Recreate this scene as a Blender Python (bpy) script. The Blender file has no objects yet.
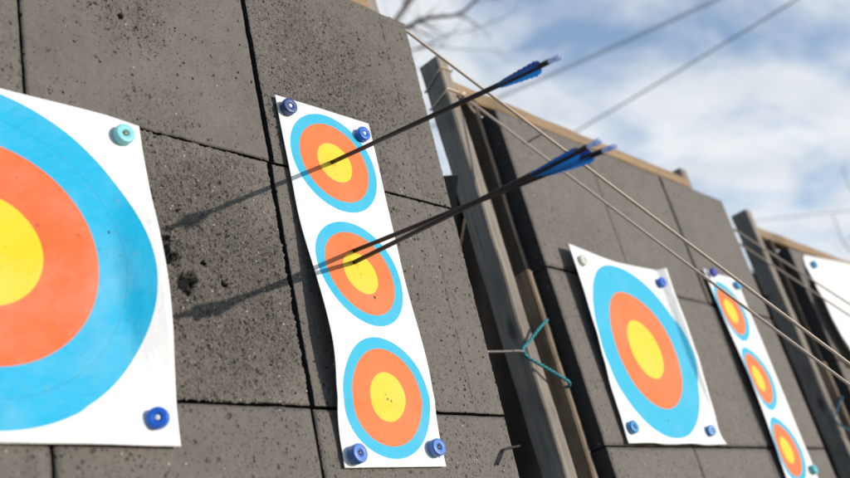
import bpy, bmesh, math, random
from mathutils import Vector, Matrix, Euler, noise
random.seed(7)
S = bpy.context.scene
COL = S.collection
PI = math.pi

# ------------------------------------------------------------------ frames
LEAN = math.radians(15)
T1 = Matrix.Translation((0, 0, 1.15)) @ Matrix.Rotation(-LEAN, 4, 'X')
def rotvec(w):
    v = Vector(w); return Matrix.Rotation(v.length, 4, v.normalized())
W2 = (-0.032, -0.013, 0.036)
T2 = T1 @ Matrix.Translation((1.099, 0.129, -0.002)) @ rotvec(W2)
T3 = T1 @ Matrix.Translation((2.8031, 0.167, -0.1046)) @ rotvec(W2)
C1 = Vector((-1.1782, -1.1322, -0.6637))            # lens position in the frame of the first butt

# ------------------------------------------------------------------ node helpers
def new_mat(name):
    m = bpy.data.materials.new(name); m.use_nodes = True
    nt = m.node_tree; nt.nodes.clear()
    return m, nt
def N(nt, t, **kw):
    n = nt.nodes.new(t)
    for k, v in kw.items():
        if k.startswith('i_'):
            key = k[2:]
            n.inputs[int(key) if key.isdigit() else key.replace('_', ' ')].default_value = v
        else: setattr(n, k, v)
    return n
def L(nt, a, b): nt.links.new(a, b)
def M(nt, op, a, b=None, c=None, clamp=False):
    n = nt.nodes.new('ShaderNodeMath'); n.operation = op; n.use_clamp = clamp
    for i, v in enumerate((a, b, c)):
        if v is None: continue
        if isinstance(v, (int, float)): n.inputs[i].default_value = v
        else: nt.links.new(v, n.inputs[i])
    return n.outputs[0]
def MIX(nt, f, a, b):
    n = nt.nodes.new('ShaderNodeMix'); n.data_type = 'RGBA'
    for i, v in ((0, f), (6, a), (7, b)):
        if isinstance(v, (int, float)): n.inputs[i].default_value = v
        elif isinstance(v, tuple): n.inputs[i].default_value = v if len(v) == 4 else (*v, 1)
        else: nt.links.new(v, n.inputs[i])
    return n.outputs[2]
def RANGE(nt, v, a, b, c=0., d=1.):
    n = nt.nodes.new('ShaderNodeMapRange'); n.clamp = True
    nt.links.new(v, n.inputs[0])
    for i, x in ((1, a), (2, b), (3, c), (4, d)): n.inputs[i].default_value = x
    return n.outputs[0]
def out(nt, shader, disp=None):
    o = nt.nodes.new('ShaderNodeOutputMaterial'); nt.links.new(shader, o.inputs['Surface'])
    if disp is not None: nt.links.new(disp, o.inputs['Displacement'])

# ------------------------------------------------------------------ materials
def foam_mat(name, base, spots=(), gouges=(), wear=0.25, true_disp=False, specks=0.5, GRIT=.005, black=.78):
    """dark grey closed-cell foam: grain, pores, arrow-worn patches (spots: x,z,radius,amount), gouges (x,z,r)"""
    m, nt = new_mat(name)
    tc = N(nt, 'ShaderNodeTexCoord'); oi = N(nt, 'ShaderNodeObjectInfo')
    off = N(nt, 'ShaderNodeVectorMath', operation='SCALE'); off.inputs[0].default_value = (3.1, 1.7, 2.3)
    L(nt, oi.outputs['Random'], off.inputs['Scale'])
    add = N(nt, 'ShaderNodeVectorMath', operation='ADD')
    L(nt, tc.outputs['Object'], add.inputs[0]); L(nt, off.outputs[0], add.inputs[1])
    P = add.outputs[0]
    sep = N(nt, 'ShaderNodeSeparateXYZ'); L(nt, tc.outputs['Object'], sep.inputs[0])
    X, Z = sep.outputs[0], sep.outputs[2]
    def noise_t(scale, detail=4, rough=.6, vec=P):
        n = N(nt, 'ShaderNodeTexNoise'); n.inputs['Scale'].default_value = scale
        n.inputs['Detail'].default_value = detail; n.inputs['Roughness'].default_value = rough
        L(nt, vec, n.inputs['Vector']); return n.outputs['Fac']
    big = noise_t(7, 4); mid = noise_t(45, 4); fine = noise_t(210, 3, .7); med = noise_t(110, 3, .65)
    # wear mask
    wm = wear
    for (x, z, r, amt) in spots:
        dx = M(nt, 'SUBTRACT', X, x); dz = M(nt, 'SUBTRACT', Z, z)
        d = M(nt, 'SQRT', M(nt, 'ADD', M(nt, 'MULTIPLY', dx, dx), M(nt, 'MULTIPLY', dz, dz)))
        d = M(nt, 'ADD', d, M(nt, 'MULTIPLY', M(nt, 'SUBTRACT', big, .5), r * .9))
        f = RANGE(nt, d, r * .35, r, amt, 0.)
        wm = M(nt, 'MAXIMUM', f, wm)
    if not spots:
        wm = M(nt, 'MULTIPLY', RANGE(nt, big, .3, .7, .5, 1.4), wear)
    # pores (voronoi cells, only some of them open)
    def pores(scale, lo, hi, keep):
        v = N(nt, 'ShaderNodeTexVoronoi'); v.inputs['Scale'].default_value = scale
        wob = N(nt, 'ShaderNodeVectorMath', operation='ADD')
        nn = N(nt, 'ShaderNodeTexNoise'); nn.inputs['Scale'].default_value = scale * 1.3; L(nt, P, nn.inputs['Vector'])
        sc = N(nt, 'ShaderNodeVectorMath', operation='SCALE'); sc.inputs['Scale'].default_value = .9 / scale
        L(nt, nn.outputs['Color'], sc.inputs[0]); L(nt, P, wob.inputs[0]); L(nt, sc.outputs[0], wob.inputs[1])
        L(nt, wob.outputs[0], v.inputs['Vector'])
        dist = RANGE(nt, v.outputs['Distance'], lo, hi, 1., 0.)
        s = N(nt, 'ShaderNodeSeparateColor'); L(nt, v.outputs['Color'], s.inputs[0])
        k = M(nt, 'LESS_THAN', s.outputs[0], M(nt, 'MULTIPLY', wm, keep))
        return M(nt, 'MULTIPLY', dist, k), s.outputs[1], v.outputs['Distance']
    p1, r1, d1 = pores(150, .18, .44, .40)
    p2, r2, d2 = pores(80, .12, .34, .10)
    p3, r3, d3 = pores(300, .2, .45, .70)
    pit = M(nt, 'MAXIMUM', M(nt, 'MAXIMUM', p1, p2), M(nt, 'MULTIPLY', p3, .55))
    g = None
    for (x, z, r, st, ang) in gouges:
        dx = M(nt, 'ADD', M(nt, 'SUBTRACT', X, x), M(nt, 'MULTIPLY', M(nt, 'SUBTRACT', mid, .5), r * 2.2))
        dz = M(nt, 'ADD', M(nt, 'SUBTRACT', Z, z), M(nt, 'MULTIPLY', M(nt, 'SUBTRACT', mid, .42), r * 3.2))
        ca, sa = math.cos(ang), math.sin(ang)
        u = M(nt, 'ADD', M(nt, 'MULTIPLY', dx, ca), M(nt, 'MULTIPLY', dz, sa))
        v = M(nt, 'MULTIPLY', M(nt, 'SUBTRACT', M(nt, 'MULTIPLY', dz, ca), M(nt, 'MULTIPLY', dx, sa)), st)
        d = M(nt, 'SQRT', M(nt, 'ADD', M(nt, 'MULTIPLY', u, u), M(nt, 'MULTIPLY', v, v)))
        f = RANGE(nt, d, r * .72, r, 1., 0.)
        g = f if g is None else M(nt, 'MAXIMUM', g, f)
    # crumbs: raised bright grains on worn areas
    v4 = N(nt, 'ShaderNodeTexVoronoi'); v4.inputs['Scale'].default_value = 150; L(nt, P, v4.inputs['Vector'])
    s4 = N(nt, 'ShaderNodeSeparateColor'); L(nt, v4.outputs['Color'], s4.inputs[0])
    crumb = M(nt, 'MULTIPLY', RANGE(nt, v4.outputs['Distance'], .12, .33, 1., 0.),
              M(nt, 'LESS_THAN', s4.outputs[2], M(nt, 'MULTIPLY', wm, specks * .12)))
    if g is not None:
        keep = M(nt, 'SUBTRACT', 1., g); crumb = M(nt, 'MULTIPLY', crumb, keep); pit = M(nt, 'MULTIPLY', pit, keep)
    # height in metres
    h = M(nt, 'MULTIPLY', M(nt, 'SUBTRACT', fine, .5), M(nt, 'ADD', M(nt, 'MULTIPLY', wm, .0026), .0009))
    h = M(nt, 'ADD', h, M(nt, 'MULTIPLY', M(nt, 'SUBTRACT', med, .5), M(nt, 'ADD', M(nt, 'MULTIPLY', wm, GRIT * 1.4), .0006)))
    h = M(nt, 'ADD', h, M(nt, 'MULTIPLY', M(nt, 'SUBTRACT', mid, .5), M(nt, 'ADD', M(nt, 'MULTIPLY', wm, GRIT), .0008)))
    h = M(nt, 'ADD', h, M(nt, 'MULTIPLY', M(nt, 'SUBTRACT', big, .5), .003))
    lump = RANGE(nt, v4.outputs['Distance'], .05, .6, 1., 0.)
    h = M(nt, 'ADD', h, M(nt, 'MULTIPLY', M(nt, 'MULTIPLY', lump, wm), GRIT * .28))
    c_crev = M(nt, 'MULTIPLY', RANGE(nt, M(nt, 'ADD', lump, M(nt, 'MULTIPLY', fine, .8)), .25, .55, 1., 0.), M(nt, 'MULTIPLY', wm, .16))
    h = M(nt, 'SUBTRACT', h, M(nt, 'MULTIPLY', pit, .0035))
    h = M(nt, 'ADD', h, M(nt, 'MULTIPLY', crumb, .0015))
    if g is not None: h = M(nt, 'SUBTRACT', h, M(nt, 'MULTIPLY', g, .016))
    # colour: dusty skin, shade painted dark into pores, gouges and crevices, pale grit
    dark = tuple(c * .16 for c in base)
    c = MIX(nt, RANGE(nt, big, .3, .72), tuple(x * .80 for x in base), tuple(x * 1.12 for x in base))
    c = MIX(nt, RANGE(nt, fine, .4, .75, 0, .55), c, tuple(x * .5 for x in base))
    c = MIX(nt, M(nt, 'MULTIPLY', RANGE(nt, med, .48, .72), M(nt, 'ADD', M(nt, 'MULTIPLY', wm, .5), .1)), c, tuple(x * 1.8 for x in base))
    c = MIX(nt, RANGE(nt, mid, .35, .75, 0, .35), c, tuple(x * 1.35 for x in base))
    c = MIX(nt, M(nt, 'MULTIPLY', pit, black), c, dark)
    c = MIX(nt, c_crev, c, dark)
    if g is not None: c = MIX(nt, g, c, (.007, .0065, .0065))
    c = MIX(nt, crumb, c, (.55, .51, .45))
    b = N(nt, 'ShaderNodeBsdfPrincipled'); L(nt, c, b.inputs['Base Color'])
    b.inputs['Roughness'].default_value = .68; b.inputs['Specular IOR Level'].default_value = .35
    dn = N(nt, 'ShaderNodeDisplacement'); dn.inputs['Midlevel'].default_value = 0; dn.inputs['Scale'].default_value = 1
    L(nt, h, dn.inputs['Height'])
    out(nt, b.outputs[0], dn.outputs[0])
    m.displacement_method = 'BOTH' if true_disp else 'BUMP'
    return m

def wood_mat(name, c1, c2, grain=1.0, axis=2, rough=.75, stain=.5):
    m, nt = new_mat(name)
    tc = N(nt, 'ShaderNodeTexCoord'); mp = N(nt, 'ShaderNodeMapping')
    s = [22., 22., 22.]; s[axis] = 1.1
    mp.inputs['Scale'].default_value = s; L(nt, tc.outputs['Object'], mp.inputs['Vector'])
    n = N(nt, 'ShaderNodeTexNoise'); n.inputs['Scale'].default_value = 3.2; n.inputs['Detail'].default_value = 6; n.inputs['Roughness'].default_value = .7
    L(nt, mp.outputs[0], n.inputs['Vector'])
    n2 = N(nt, 'ShaderNodeTexNoise'); n2.inputs['Scale'].default_value = 6; n2.inputs['Detail'].default_value = 5
    L(nt, tc.outputs['Object'], n2.inputs['Vector'])
    n3 = N(nt, 'ShaderNodeTexNoise'); n3.inputs['Scale'].default_value = 11; n3.inputs['Detail'].default_value = 3
    L(nt, mp.outputs[0], n3.inputs['Vector'])
    f = RANGE(nt, n.outputs['Fac'], .3, .7)
    c = MIX(nt, f, c1, c2)
    c = MIX(nt, RANGE(nt, n3.outputs['Fac'], .58, .7, 0, .6), c, tuple(x * .35 for x in c1))
    kn = N(nt, 'ShaderNodeTexVoronoi'); kn.inputs['Scale'].default_value = 1.0; ks = [9., 9., 9.]; ks[axis] = 3.2
    km = N(nt, 'ShaderNodeMapping'); km.inputs['Scale'].default_value = ks; L(nt, tc.outputs['Object'], km.inputs['Vector']); L(nt, km.outputs[0], kn.inputs['Vector'])
    c = MIX(nt, RANGE(nt, kn.outputs['Distance'], .05, .13, .75, 0), c, tuple(x * .22 for x in c1))
    c = MIX(nt, RANGE(nt, n2.outputs['Fac'], .5, .75, 0, stain), c, tuple(x * .3 for x in c1))
    b = N(nt, 'ShaderNodeBsdfPrincipled'); L(nt, c, b.inputs['Base Color']); b.inputs['Roughness'].default_value = rough; b.inputs['Specular IOR Level'].default_value = .15
    bp = N(nt, 'ShaderNodeBump'); bp.inputs['Strength'].default_value = .5 * grain; bp.inputs['Distance'].default_value = .003
    L(nt, n.outputs['Fac'], bp.inputs['Height']); L(nt, bp.outputs[0], b.inputs['Normal'])
    out(nt, b.outputs[0]); return m

def paper_mat(name, faces, blue, red, yellow, holes=(), smudge=.25, white=(.80, .80, .80), marks=()):
    """printed paper; faces = (u, v, radius of yellow, red, blue); the print sits in the sheet's own UV (metres)"""
    m, nt = new_mat(name)
    uv = N(nt, 'ShaderNodeUVMap'); uv.uv_map = 'sheet'
    sep = N(nt, 'ShaderNodeSeparateXYZ'); L(nt, uv.outputs[0], sep.inputs[0]); U, V = sep.outputs[0], sep.outputs[1]
    def nz(scale, det=4):
        n = N(nt, 'ShaderNodeTexNoise'); n.inputs['Scale'].default_value = scale; n.inputs['Detail'].default_value = det
        L(nt, uv.outputs[0], n.inputs['Vector']); return n.outputs['Fac']
    n1, n2, n3 = nz(9), nz(60), nz(320, 2)
    def dist(x, y):
        dx = M(nt, 'SUBTRACT', U, x); dy = M(nt, 'SUBTRACT', V, y)
        return M(nt, 'SQRT', M(nt, 'ADD', M(nt, 'MULTIPLY', dx, dx), M(nt, 'MULTIPLY', dy, dy)))
    col = white
    line = None
    for (x, y, ry, rr, rb, lines) in faces:
        d = dist(x, y)
        for r, c in ((rb, blue), (rr, red), (ry, yellow)):
            col = MIX(nt, RANGE(nt, d, r - .0004, r + .0004, 1, 0), col, c)
        for r in lines:
            k = RANGE(nt, M(nt, 'ABSOLUTE', M(nt, 'SUBTRACT', d, r)), .0003, .0009, .35, 0)
            line = k if line is None else M(nt, 'MAXIMUM', line, k)
    if line is not None: col = MIX(nt, line, col, (.06, .10, .14))
    # handling: faded blotches, scuffs, arrow holes
    col = MIX(nt, RANGE(nt, n1, .45, .8, 0, .22 * smudge * 2), col, (.80, .78, .76))
    col = MIX(nt, RANGE(nt, n2, .62, .8, 0, smudge), col, (.30, .25, .22))
    hole = None
    for (x, y, r, soft) in holes:
        d = M(nt, 'ADD', dist(x, y), M(nt, 'MULTIPLY', M(nt, 'SUBTRACT', n3, .5), r * 1.6))
        k = RANGE(nt, d, r * .5, r, soft, 0)
        hole = k if hole is None else M(nt, 'MAXIMUM', hole, k)
    if hole is not None: col = MIX(nt, hole, col, (.035, .02, .018))
    for (x, y, w, h, c) in marks:
        k = M(nt, 'MULTIPLY', M(nt, 'LESS_THAN', M(nt, 'ABSOLUTE', M(nt, 'SUBTRACT', U, x)), w),
              M(nt, 'LESS_THAN', M(nt, 'ABSOLUTE', M(nt, 'SUBTRACT', V, y)), h))
        col = MIX(nt, k, col, c)
    b = N(nt, 'ShaderNodeBsdfPrincipled'); L(nt, col, b.inputs['Base Color'])
    b.inputs['Roughness'].default_value = .55; b.inputs['Specular IOR Level'].default_value = .3
    hh = M(nt, 'ADD', M(nt, 'MULTIPLY', n1, 1.0), M(nt, 'MULTIPLY', n2, .22))
    bp = N(nt, 'ShaderNodeBump'); bp.inputs['Strength'].default_value = .5; bp.inputs['Distance'].default_value = .012
    L(nt, hh, bp.inputs['Height']); L(nt, bp.outputs[0], b.inputs['Normal'])
    tr = N(nt, 'ShaderNodeBsdfTranslucent'); L(nt, col, tr.inputs['Color'])
    mx = N(nt, 'ShaderNodeMixShader'); mx.inputs[0].default_value = .14
    L(nt, b.outputs[0], mx.inputs[1]); L(nt, tr.outputs[0], mx.inputs[2])
    out(nt, mx.outputs[0]); return m

def plastic(name, c, rough=.38, sss=0.):
    m, nt = new_mat(name)
    tc = N(nt, 'ShaderNodeTexCoord'); n = N(nt, 'ShaderNodeTexNoise'); n.inputs['Scale'].default_value = 160; n.inputs['Detail'].default_value = 3
    L(nt, tc.outputs['Object'], n.inputs['Vector'])
    b = N(nt, 'ShaderNodeBsdfPrincipled')
    L(nt, MIX(nt, RANGE(nt, n.outputs['Fac'], .4, .7, 0, .35), c, tuple(x * .6 + .02 for x in c)), b.inputs['Base Color'])
    L(nt, RANGE(nt, n.outputs['Fac'], .3, .7, rough - .08, rough + .15), b.inputs['Roughness'])
    out(nt, b.outputs[0]); return m

def carbon_mat():
    m, nt = new_mat('carbon_shaft')
    tc = N(nt, 'ShaderNodeTexCoord'); mp = N(nt, 'ShaderNodeMapping'); mp.inputs['Scale'].default_value = (400, 400, 25); L(nt, tc.outputs['Object'], mp.inputs['Vector'])
    n = N(nt, 'ShaderNodeTexNoise'); n.inputs['Scale'].default_value = 2; L(nt, mp.outputs[0], n.inputs['Vector'])
    b = N(nt, 'ShaderNodeBsdfPrincipled')
    L(nt, MIX(nt, n.outputs['Fac'], (.011, .009, .012), (.03, .022, .026)), b.inputs['Base Color'])
    b.inputs['Roughness'].default_value = .42; b.inputs['Specular IOR Level'].default_value = .3
    out(nt, b.outputs[0]); return m

def vane_mat(name, c, tcol, f):
    m, nt = new_mat(name)
    tc = N(nt, 'ShaderNodeTexCoord'); n = N(nt, 'ShaderNodeTexNoise'); n.inputs['Scale'].default_value = 90; L(nt, tc.outputs['Object'], n.inputs['Vector'])
    b = N(nt, 'ShaderNodeBsdfPrincipled'); b.inputs['Roughness'].default_value = .42
    L(nt, MIX(nt, n.outputs['Fac'], c, tuple(x * .7 for x in c)), b.inputs['Base Color'])
    t = N(nt, 'ShaderNodeBsdfTranslucent'); t.inputs['Color'].default_value = (*tcol, 1)
    x = N(nt, 'ShaderNodeMixShader'); x.inputs[0].default_value = f
    L(nt, b.outputs[0], x.inputs[1]); L(nt, t.outputs[0], x.inputs[2]); out(nt, x.outputs[0]); return m

def rope_mat(name, c1, c2, turns=260., rough=.85):
    m, nt = new_mat(name)
    uv = N(nt, 'ShaderNodeUVMap'); uv.uv_map = 'sheet'
    sep = N(nt, 'ShaderNodeSeparateXYZ'); L(nt, uv.outputs[0], sep.inputs[0])
    w = M(nt, 'ADD', M(nt, 'MULTIPLY', sep.outputs[1], turns), M(nt, 'MULTIPLY', sep.outputs[0], 2.0))
    s = M(nt, 'ABSOLUTE', M(nt, 'SINE', M(nt, 'MULTIPLY', w, PI)))
    tc = N(nt, 'ShaderNodeTexCoord'); n = N(nt, 'ShaderNodeTexNoise'); n.inputs['Scale'].default_value = 35; L(nt, tc.outputs['Object'], n.inputs['Vector'])
    c = MIX(nt, RANGE(nt, s, .1, .7), c2, c1)
    c = MIX(nt, RANGE(nt, n.outputs['Fac'], .45, .75, 0, .4), c, c2)
    b = N(nt, 'ShaderNodeBsdfPrincipled'); L(nt, c, b.inputs['Base Color']); b.inputs['Roughness'].default_value = rough
    bp = N(nt, 'ShaderNodeBump'); bp.inputs['Strength'].default_value = .8; bp.inputs['Distance'].default_value = .0015
    L(nt, s, bp.inputs['Height']); L(nt, bp.outputs[0], b.inputs['Normal'])
    out(nt, b.outputs[0]); return m

def metal_mat(name, c, rough=.45):
    m, nt = new_mat(name)
    tc = N(nt, 'ShaderNodeTexCoord'); n = N(nt, 'ShaderNodeTexNoise'); n.inputs['Scale'].default_value = 80; L(nt, tc.outputs['Object'], n.inputs['Vector'])
    b = N(nt, 'ShaderNodeBsdfPrincipled'); b.inputs['Metallic'].default_value = .8
    L(nt, MIX(nt, n.outputs['Fac'], c, (c[0] * .6, c[1] * .45, c[2] * .35)), b.inputs['Base Color']); b.inputs['Roughness'].default_value = rough
    out(nt, b.outputs[0]); return m

def bark_mat():
    m, nt = new_mat('bark')
    tc = N(nt, 'ShaderNodeTexCoord'); n = N(nt, 'ShaderNodeTexNoise'); n.inputs['Scale'].default_value = 18; n.inputs['Detail'].default_value = 5
    L(nt, tc.outputs['Object'], n.inputs['Vector'])
    b = N(nt, 'ShaderNodeBsdfPrincipled'); L(nt, MIX(nt, n.outputs['Fac'], (.09, .08, .07), (.2, .18, .16)), b.inputs['Base Color']); b.inputs['Roughness'].default_value = .9
    bp = N(nt, 'ShaderNodeBump'); bp.inputs['Distance'].default_value = .02; L(nt, n.outputs['Fac'], bp.inputs['Height']); L(nt, bp.outputs[0], b.inputs['Normal'])
    out(nt, b.outputs[0]); return m

# ------------------------------------------------------------------ mesh helpers
def link(name, me, parent=None, mat=None, mw=None):
    o = bpy.data.objects.new(name, me); COL.objects.link(o)
    if mat is not None: me.materials.append(mat)
    if parent is not None: o.parent = parent
    if mw is not None: set_mat(o, mw)
    return o
def set_mat(o, mw):
    loc, q, sc = mw.decompose(); o.location = loc; o.rotation_euler = q.to_euler()
def finish(bm, name, smooth=False):
    bmesh.ops.recalc_face_normals(bm, faces=bm.faces)
    me = bpy.data.meshes.new(name); bm.to_mesh(me); bm.free()
    if smooth: me.polygons.foreach_set('use_smooth', [True] * len(me.polygons))
    return me
def thing(name, label, cat, mw, group=None):
    o = bpy.data.objects.new(name, None); COL.objects.link(o); o.empty_display_size = .05; set_mat(o, mw)
    return tag(o, label, cat, group)
def tag(o, label, cat, group=None):
    o['label'] = label; o['category'] = cat
    if group: o['group'] = group
    return o
def box_bm(x0, x1, y0, y1, z0, z1, bev=.003, bm=None):
    bm = bm or bmesh.new()
    r = bmesh.ops.create_cube(bm, size=1)
    for v in r['verts']:
        v.co = Vector((x0 + (v.co.x + .5) * (x1 - x0), y0 + (v.co.y + .5) * (y1 - y0), z0 + (v.co.z + .5) * (z1 - z0)))
    if bev:
        es = list({e for v in r['verts'] for e in v.link_edges})
        bmesh.ops.bevel(bm, geom=es, offset=bev, segments=2, affect='EDGES', profile=.5)
    return bm
def rough_post(x0, x1, y0, y1, z0, z1, axis=2, seed=0, amp=.0018):
    """a sawn timber whose long edges wander a little"""
    bm = bmesh.new(); n = 90; rings = []
    lo, hi = ((x0, y0, z0), (x1, y1, z1))
    a, b = [i for i in range(3) if i != axis]
    c = .004
    prof = [(0, c), (c, 0), (-c, 0), (0, c), (0, -c), (-c, 0), (c, 0), (0, -c)]
    corner = [(0, 0), (0, 0), (1, 0), (1, 0), (1, 1), (1, 1), (0, 1), (0, 1)]
    for i in range(n + 1):
        t = i / n; ring = []
        for k in range(8):
            p = [0, 0, 0]
            p[axis] = lo[axis] + t * (hi[axis] - lo[axis])
            p[a] = (lo[a], hi[a])[corner[k][0]] + prof[k][0]
            p[b] = (lo[b], hi[b])[corner[k][1]] + prof[k][1]
            q = Vector((p[0] * 9 + seed, p[1] * 9, p[2] * 9))
            p[a] += amp * (noise.noise(q + Vector((3, 1, 7))) + .5 * noise.noise(q * 3.7)); p[b] += amp * (noise.noise(q) + .5 * noise.noise(q * 4.1))
            ring.append(bm.verts.new(p))
        rings.append(ring)
    for i in range(n):
        for k in range(8):
            bm.faces.new((rings[i][k], rings[i][(k + 1) % 8], rings[i + 1][(k + 1) % 8], rings[i + 1][k]))
    bm.faces.new(rings[0]); bm.faces.new(rings[-1])
    return bm
def foam_mesh(x0, x1, z0, z1, thick, step, name, seed=0, dy=0., rnd=.003):
    """front face at y = dy (towards -Y), dense grid so that pores and gouges can be displaced"""
    bm = bmesh.new()
    nx = max(2, round((x1 - x0) / step)); nz = max(2, round((z1 - z0) / step))
    G = []
    for j in range(nz + 1):
        row = []
        for i in range(nx + 1):
            x = x0 + (x1 - x0) * i / nx; z = z0 + (z1 - z0) * j / nz
            e = min(x - x0, x1 - x, z - z0, z1 - z)
            y = dy + (rnd * (1 - e / .005) ** 2 if e < .005 else 0)      # worn, rounded arris
            if i in (0, nx): x += .0012 * noise.noise(Vector((seed, z * 30, i)))
            if j in (0, nz): z += .0012 * noise.noise(Vector((x * 30, seed, j)))
            row.append(bm.verts.new((x, y, z)))
        G.append(row)
    for j in range(nz):
        for i in range(nx):
            bm.faces.new((G[j][i], G[j][i + 1], G[j + 1][i + 1], G[j + 1][i]))
    rim = G[0][:] + [G[j][nx] for j in range(1, nz + 1)] + G[nz][nx - 1::-1] + [G[j][0] for j in range(nz - 1, 0, -1)]
    back = [bm.verts.new((v.co.x, dy + thick, v.co.z)) for v in rim]
    n = len(rim)
    for k in range(n):
        bm.faces.new((rim[(k + 1) % n], rim[k], back[k], back[(k + 1) % n]))
    bm.faces.new(back)
    bmesh.ops.recalc_face_normals(bm, faces=bm.faces)
    me = bpy.data.meshes.new(name); bm.to_mesh(me); bm.free()
    nf = nx * nz; flags = [True] * nf + [False] * (len(me.polygons) - nf)
    me.polygons.foreach_set('use_smooth', flags)
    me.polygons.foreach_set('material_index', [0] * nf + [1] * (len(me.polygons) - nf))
    return me
def tube(bm, pts, r, n=8, uvl=None, cap=True):
    pts = [Vector(p) for p in pts]; R = r if isinstance(r, (list, tuple)) else [r] * len(pts)
    rings = []; up = None; s = 0; ss = []
    for i, p in enumerate(pts):
        t = (pts[min(i + 1, len(pts) - 1)] - pts[max(i - 1, 0)]).normalized()
        if up is None:
            up = t.orthogonal().normalized()
        up = (up - t * up.dot(t)).normalized(); w = t.cross(up)
        if i: s += (p - pts[i - 1]).length
        ss.append(s)
        rings.append([bm.verts.new(p + R[i] * (math.cos(2 * PI * k / n) * up + math.sin(2 * PI * k / n) * w)) for k in range(n)])
    for i in range(len(pts) - 1):
        for k in range(n):
            f = bm.faces.new((rings[i][k], rings[i][(k + 1) % n], rings[i + 1][(k + 1) % n], rings[i + 1][k]))
            f.smooth = True
            if uvl is not None:
                for lp, (a, b) in zip(f.loops, ((k, i), (k + 1, i), (k + 1, i + 1), (k, i + 1))):
                    lp[uvl].uv = (a / n, ss[b])
    if cap:
        bm.faces.new(list(reversed(rings[0]))); bm.faces.new(rings[-1])
def tube_mesh(name, pts, r, n=8):
    bm = bmesh.new(); uvl = bm.loops.layers.uv.new('sheet'); tube(bm, pts, r, n, uvl)
    bmesh.ops.recalc_face_normals(bm, faces=bm.faces)
    me = bpy.data.meshes.new(name); bm.to_mesh(me); bm.free(); return me
def lathe(bm, prof, n=32, axis='y'):
    rings = []
    for (r, h) in prof:
        rings.append([bm.verts.new((r * math.cos(2 * PI * k / n), h, r * math.sin(2 * PI * k / n))) for k in range(n)])
    for i in range(len(prof) - 1):
        for k in range(n):
            f = bm.faces.new((rings[i][k], rings[i][(k + 1) % n], rings[i + 1][(k + 1) % n], rings[i + 1][k])); f.smooth = True
    bm.faces.new(rings[0]); bm.faces.new(rings[-1])
def smooth_curve(pts, n=12):
    """Catmull-Rom through pts"""
    P = [Vector(p) for p in pts]; P = [P[0] * 2 - P[1]] + P + [P[-1] * 2 - P[-2]]; o = []
    for i in range(1, len(P) - 2):
        for k in range(n):
            t = k / n
            o.append(.5 * ((2 * P[i]) + (P[i + 1] - P[i - 1]) * t + (2 * P[i - 1] - 5 * P[i] + 4 * P[i + 1] - P[i + 2]) * t * t + (3 * P[i] - P[i - 1] - 3 * P[i + 1] + P[i + 2]) * t ** 3))
    o.append(P[-2]); return o
def lerp_tab(tab, x):
    if x <= tab[0][0]: return tab[0][1]
    for (a, b), (c, d) in zip(tab, tab[1:]):
        if x <= c:
            t = (x - a) / (c - a); t = t * t * (3 - 2 * t)
            return b + (d - b) * t
    return tab[-1][1]

# ------------------------------------------------------------------ material instances
FB = (.124, .110, .095)
f_worn = foam_mat('foam_worn', tuple(x * 1.22 for x in FB), spots=((-.36, -.02, .34, 1.0),), wear=.28, true_disp=True, specks=1.7, GRIT=.012, black=.32,
                  gouges=((-.374, -.014, .017, .75, 1.35), (-.380, .006, .010, .7, 1.4), (-.352, -.056, .014, .9, .5), (-.338, -.047, .010, .8, .35), (-.345, -.068, .008, .7, -.9), (-.408, -.070, .010, 1., 0.), (-.347, .061, .005, 1., .9), (-.311, -.020, .005, .8, .9), (-.280, -.050, .006, .7, 1.2), (-.318, .010, .004, 1., .2)))
f_up = foam_mat('foam_weathered', FB, spots=((-.39, .40, .10, .6), (-.36, .24, .10, .3)), wear=.08, true_disp=True, specks=.3,
                gouges=((-.404, .401, .006, 1.2, .4), (-.376, .386, .004, 1., .4)))
f_pit = foam_mat('foam_pitted', tuple(x * 1.02 for x in FB), spots=((.02, .40, .30, .82),), wear=.25, true_disp=True, specks=.15)
f_pit2 = foam_mat('foam_pored', tuple(x * 1.02 for x in FB), spots=((.03, .20, .20, .5),), wear=.22, true_disp=True, specks=.4)
f_low = foam_mat('foam_lower', FB, wear=.26, specks=.6, black=.55)
f_far = foam_mat('foam_far', tuple(x * 1.1 for x in FB), wear=.20, specks=.35, black=.5)
f_side_shade = foam_mat('foam_side_shade', (.030, .028, .028), wear=.3, specks=.1)  # side and back faces coloured near black to stand for shade
w_grey = wood_mat('weathered_timber', (.17, .153, .138), (.31, .265, .22))
w_beam = wood_mat('bare_pine', (.20, .14, .085), (.34, .24, .145), axis=0, stain=.8)
w_dark = wood_mat('shade_dark_timber', (.05, .042, .036), (.10, .082, .066), stain=.7)  # dark tone carries the shade on the upper stud and rear legs
w_sunlit = wood_mat('sunlit_timber', (.16, .12, .085), (.34, .26, .185), stain=.75)  # lighter tone carries the sunlight on the lower stud
w_ply = wood_mat('dark_plywood', (.03, .026, .022), (.05, .042, .035))

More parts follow.
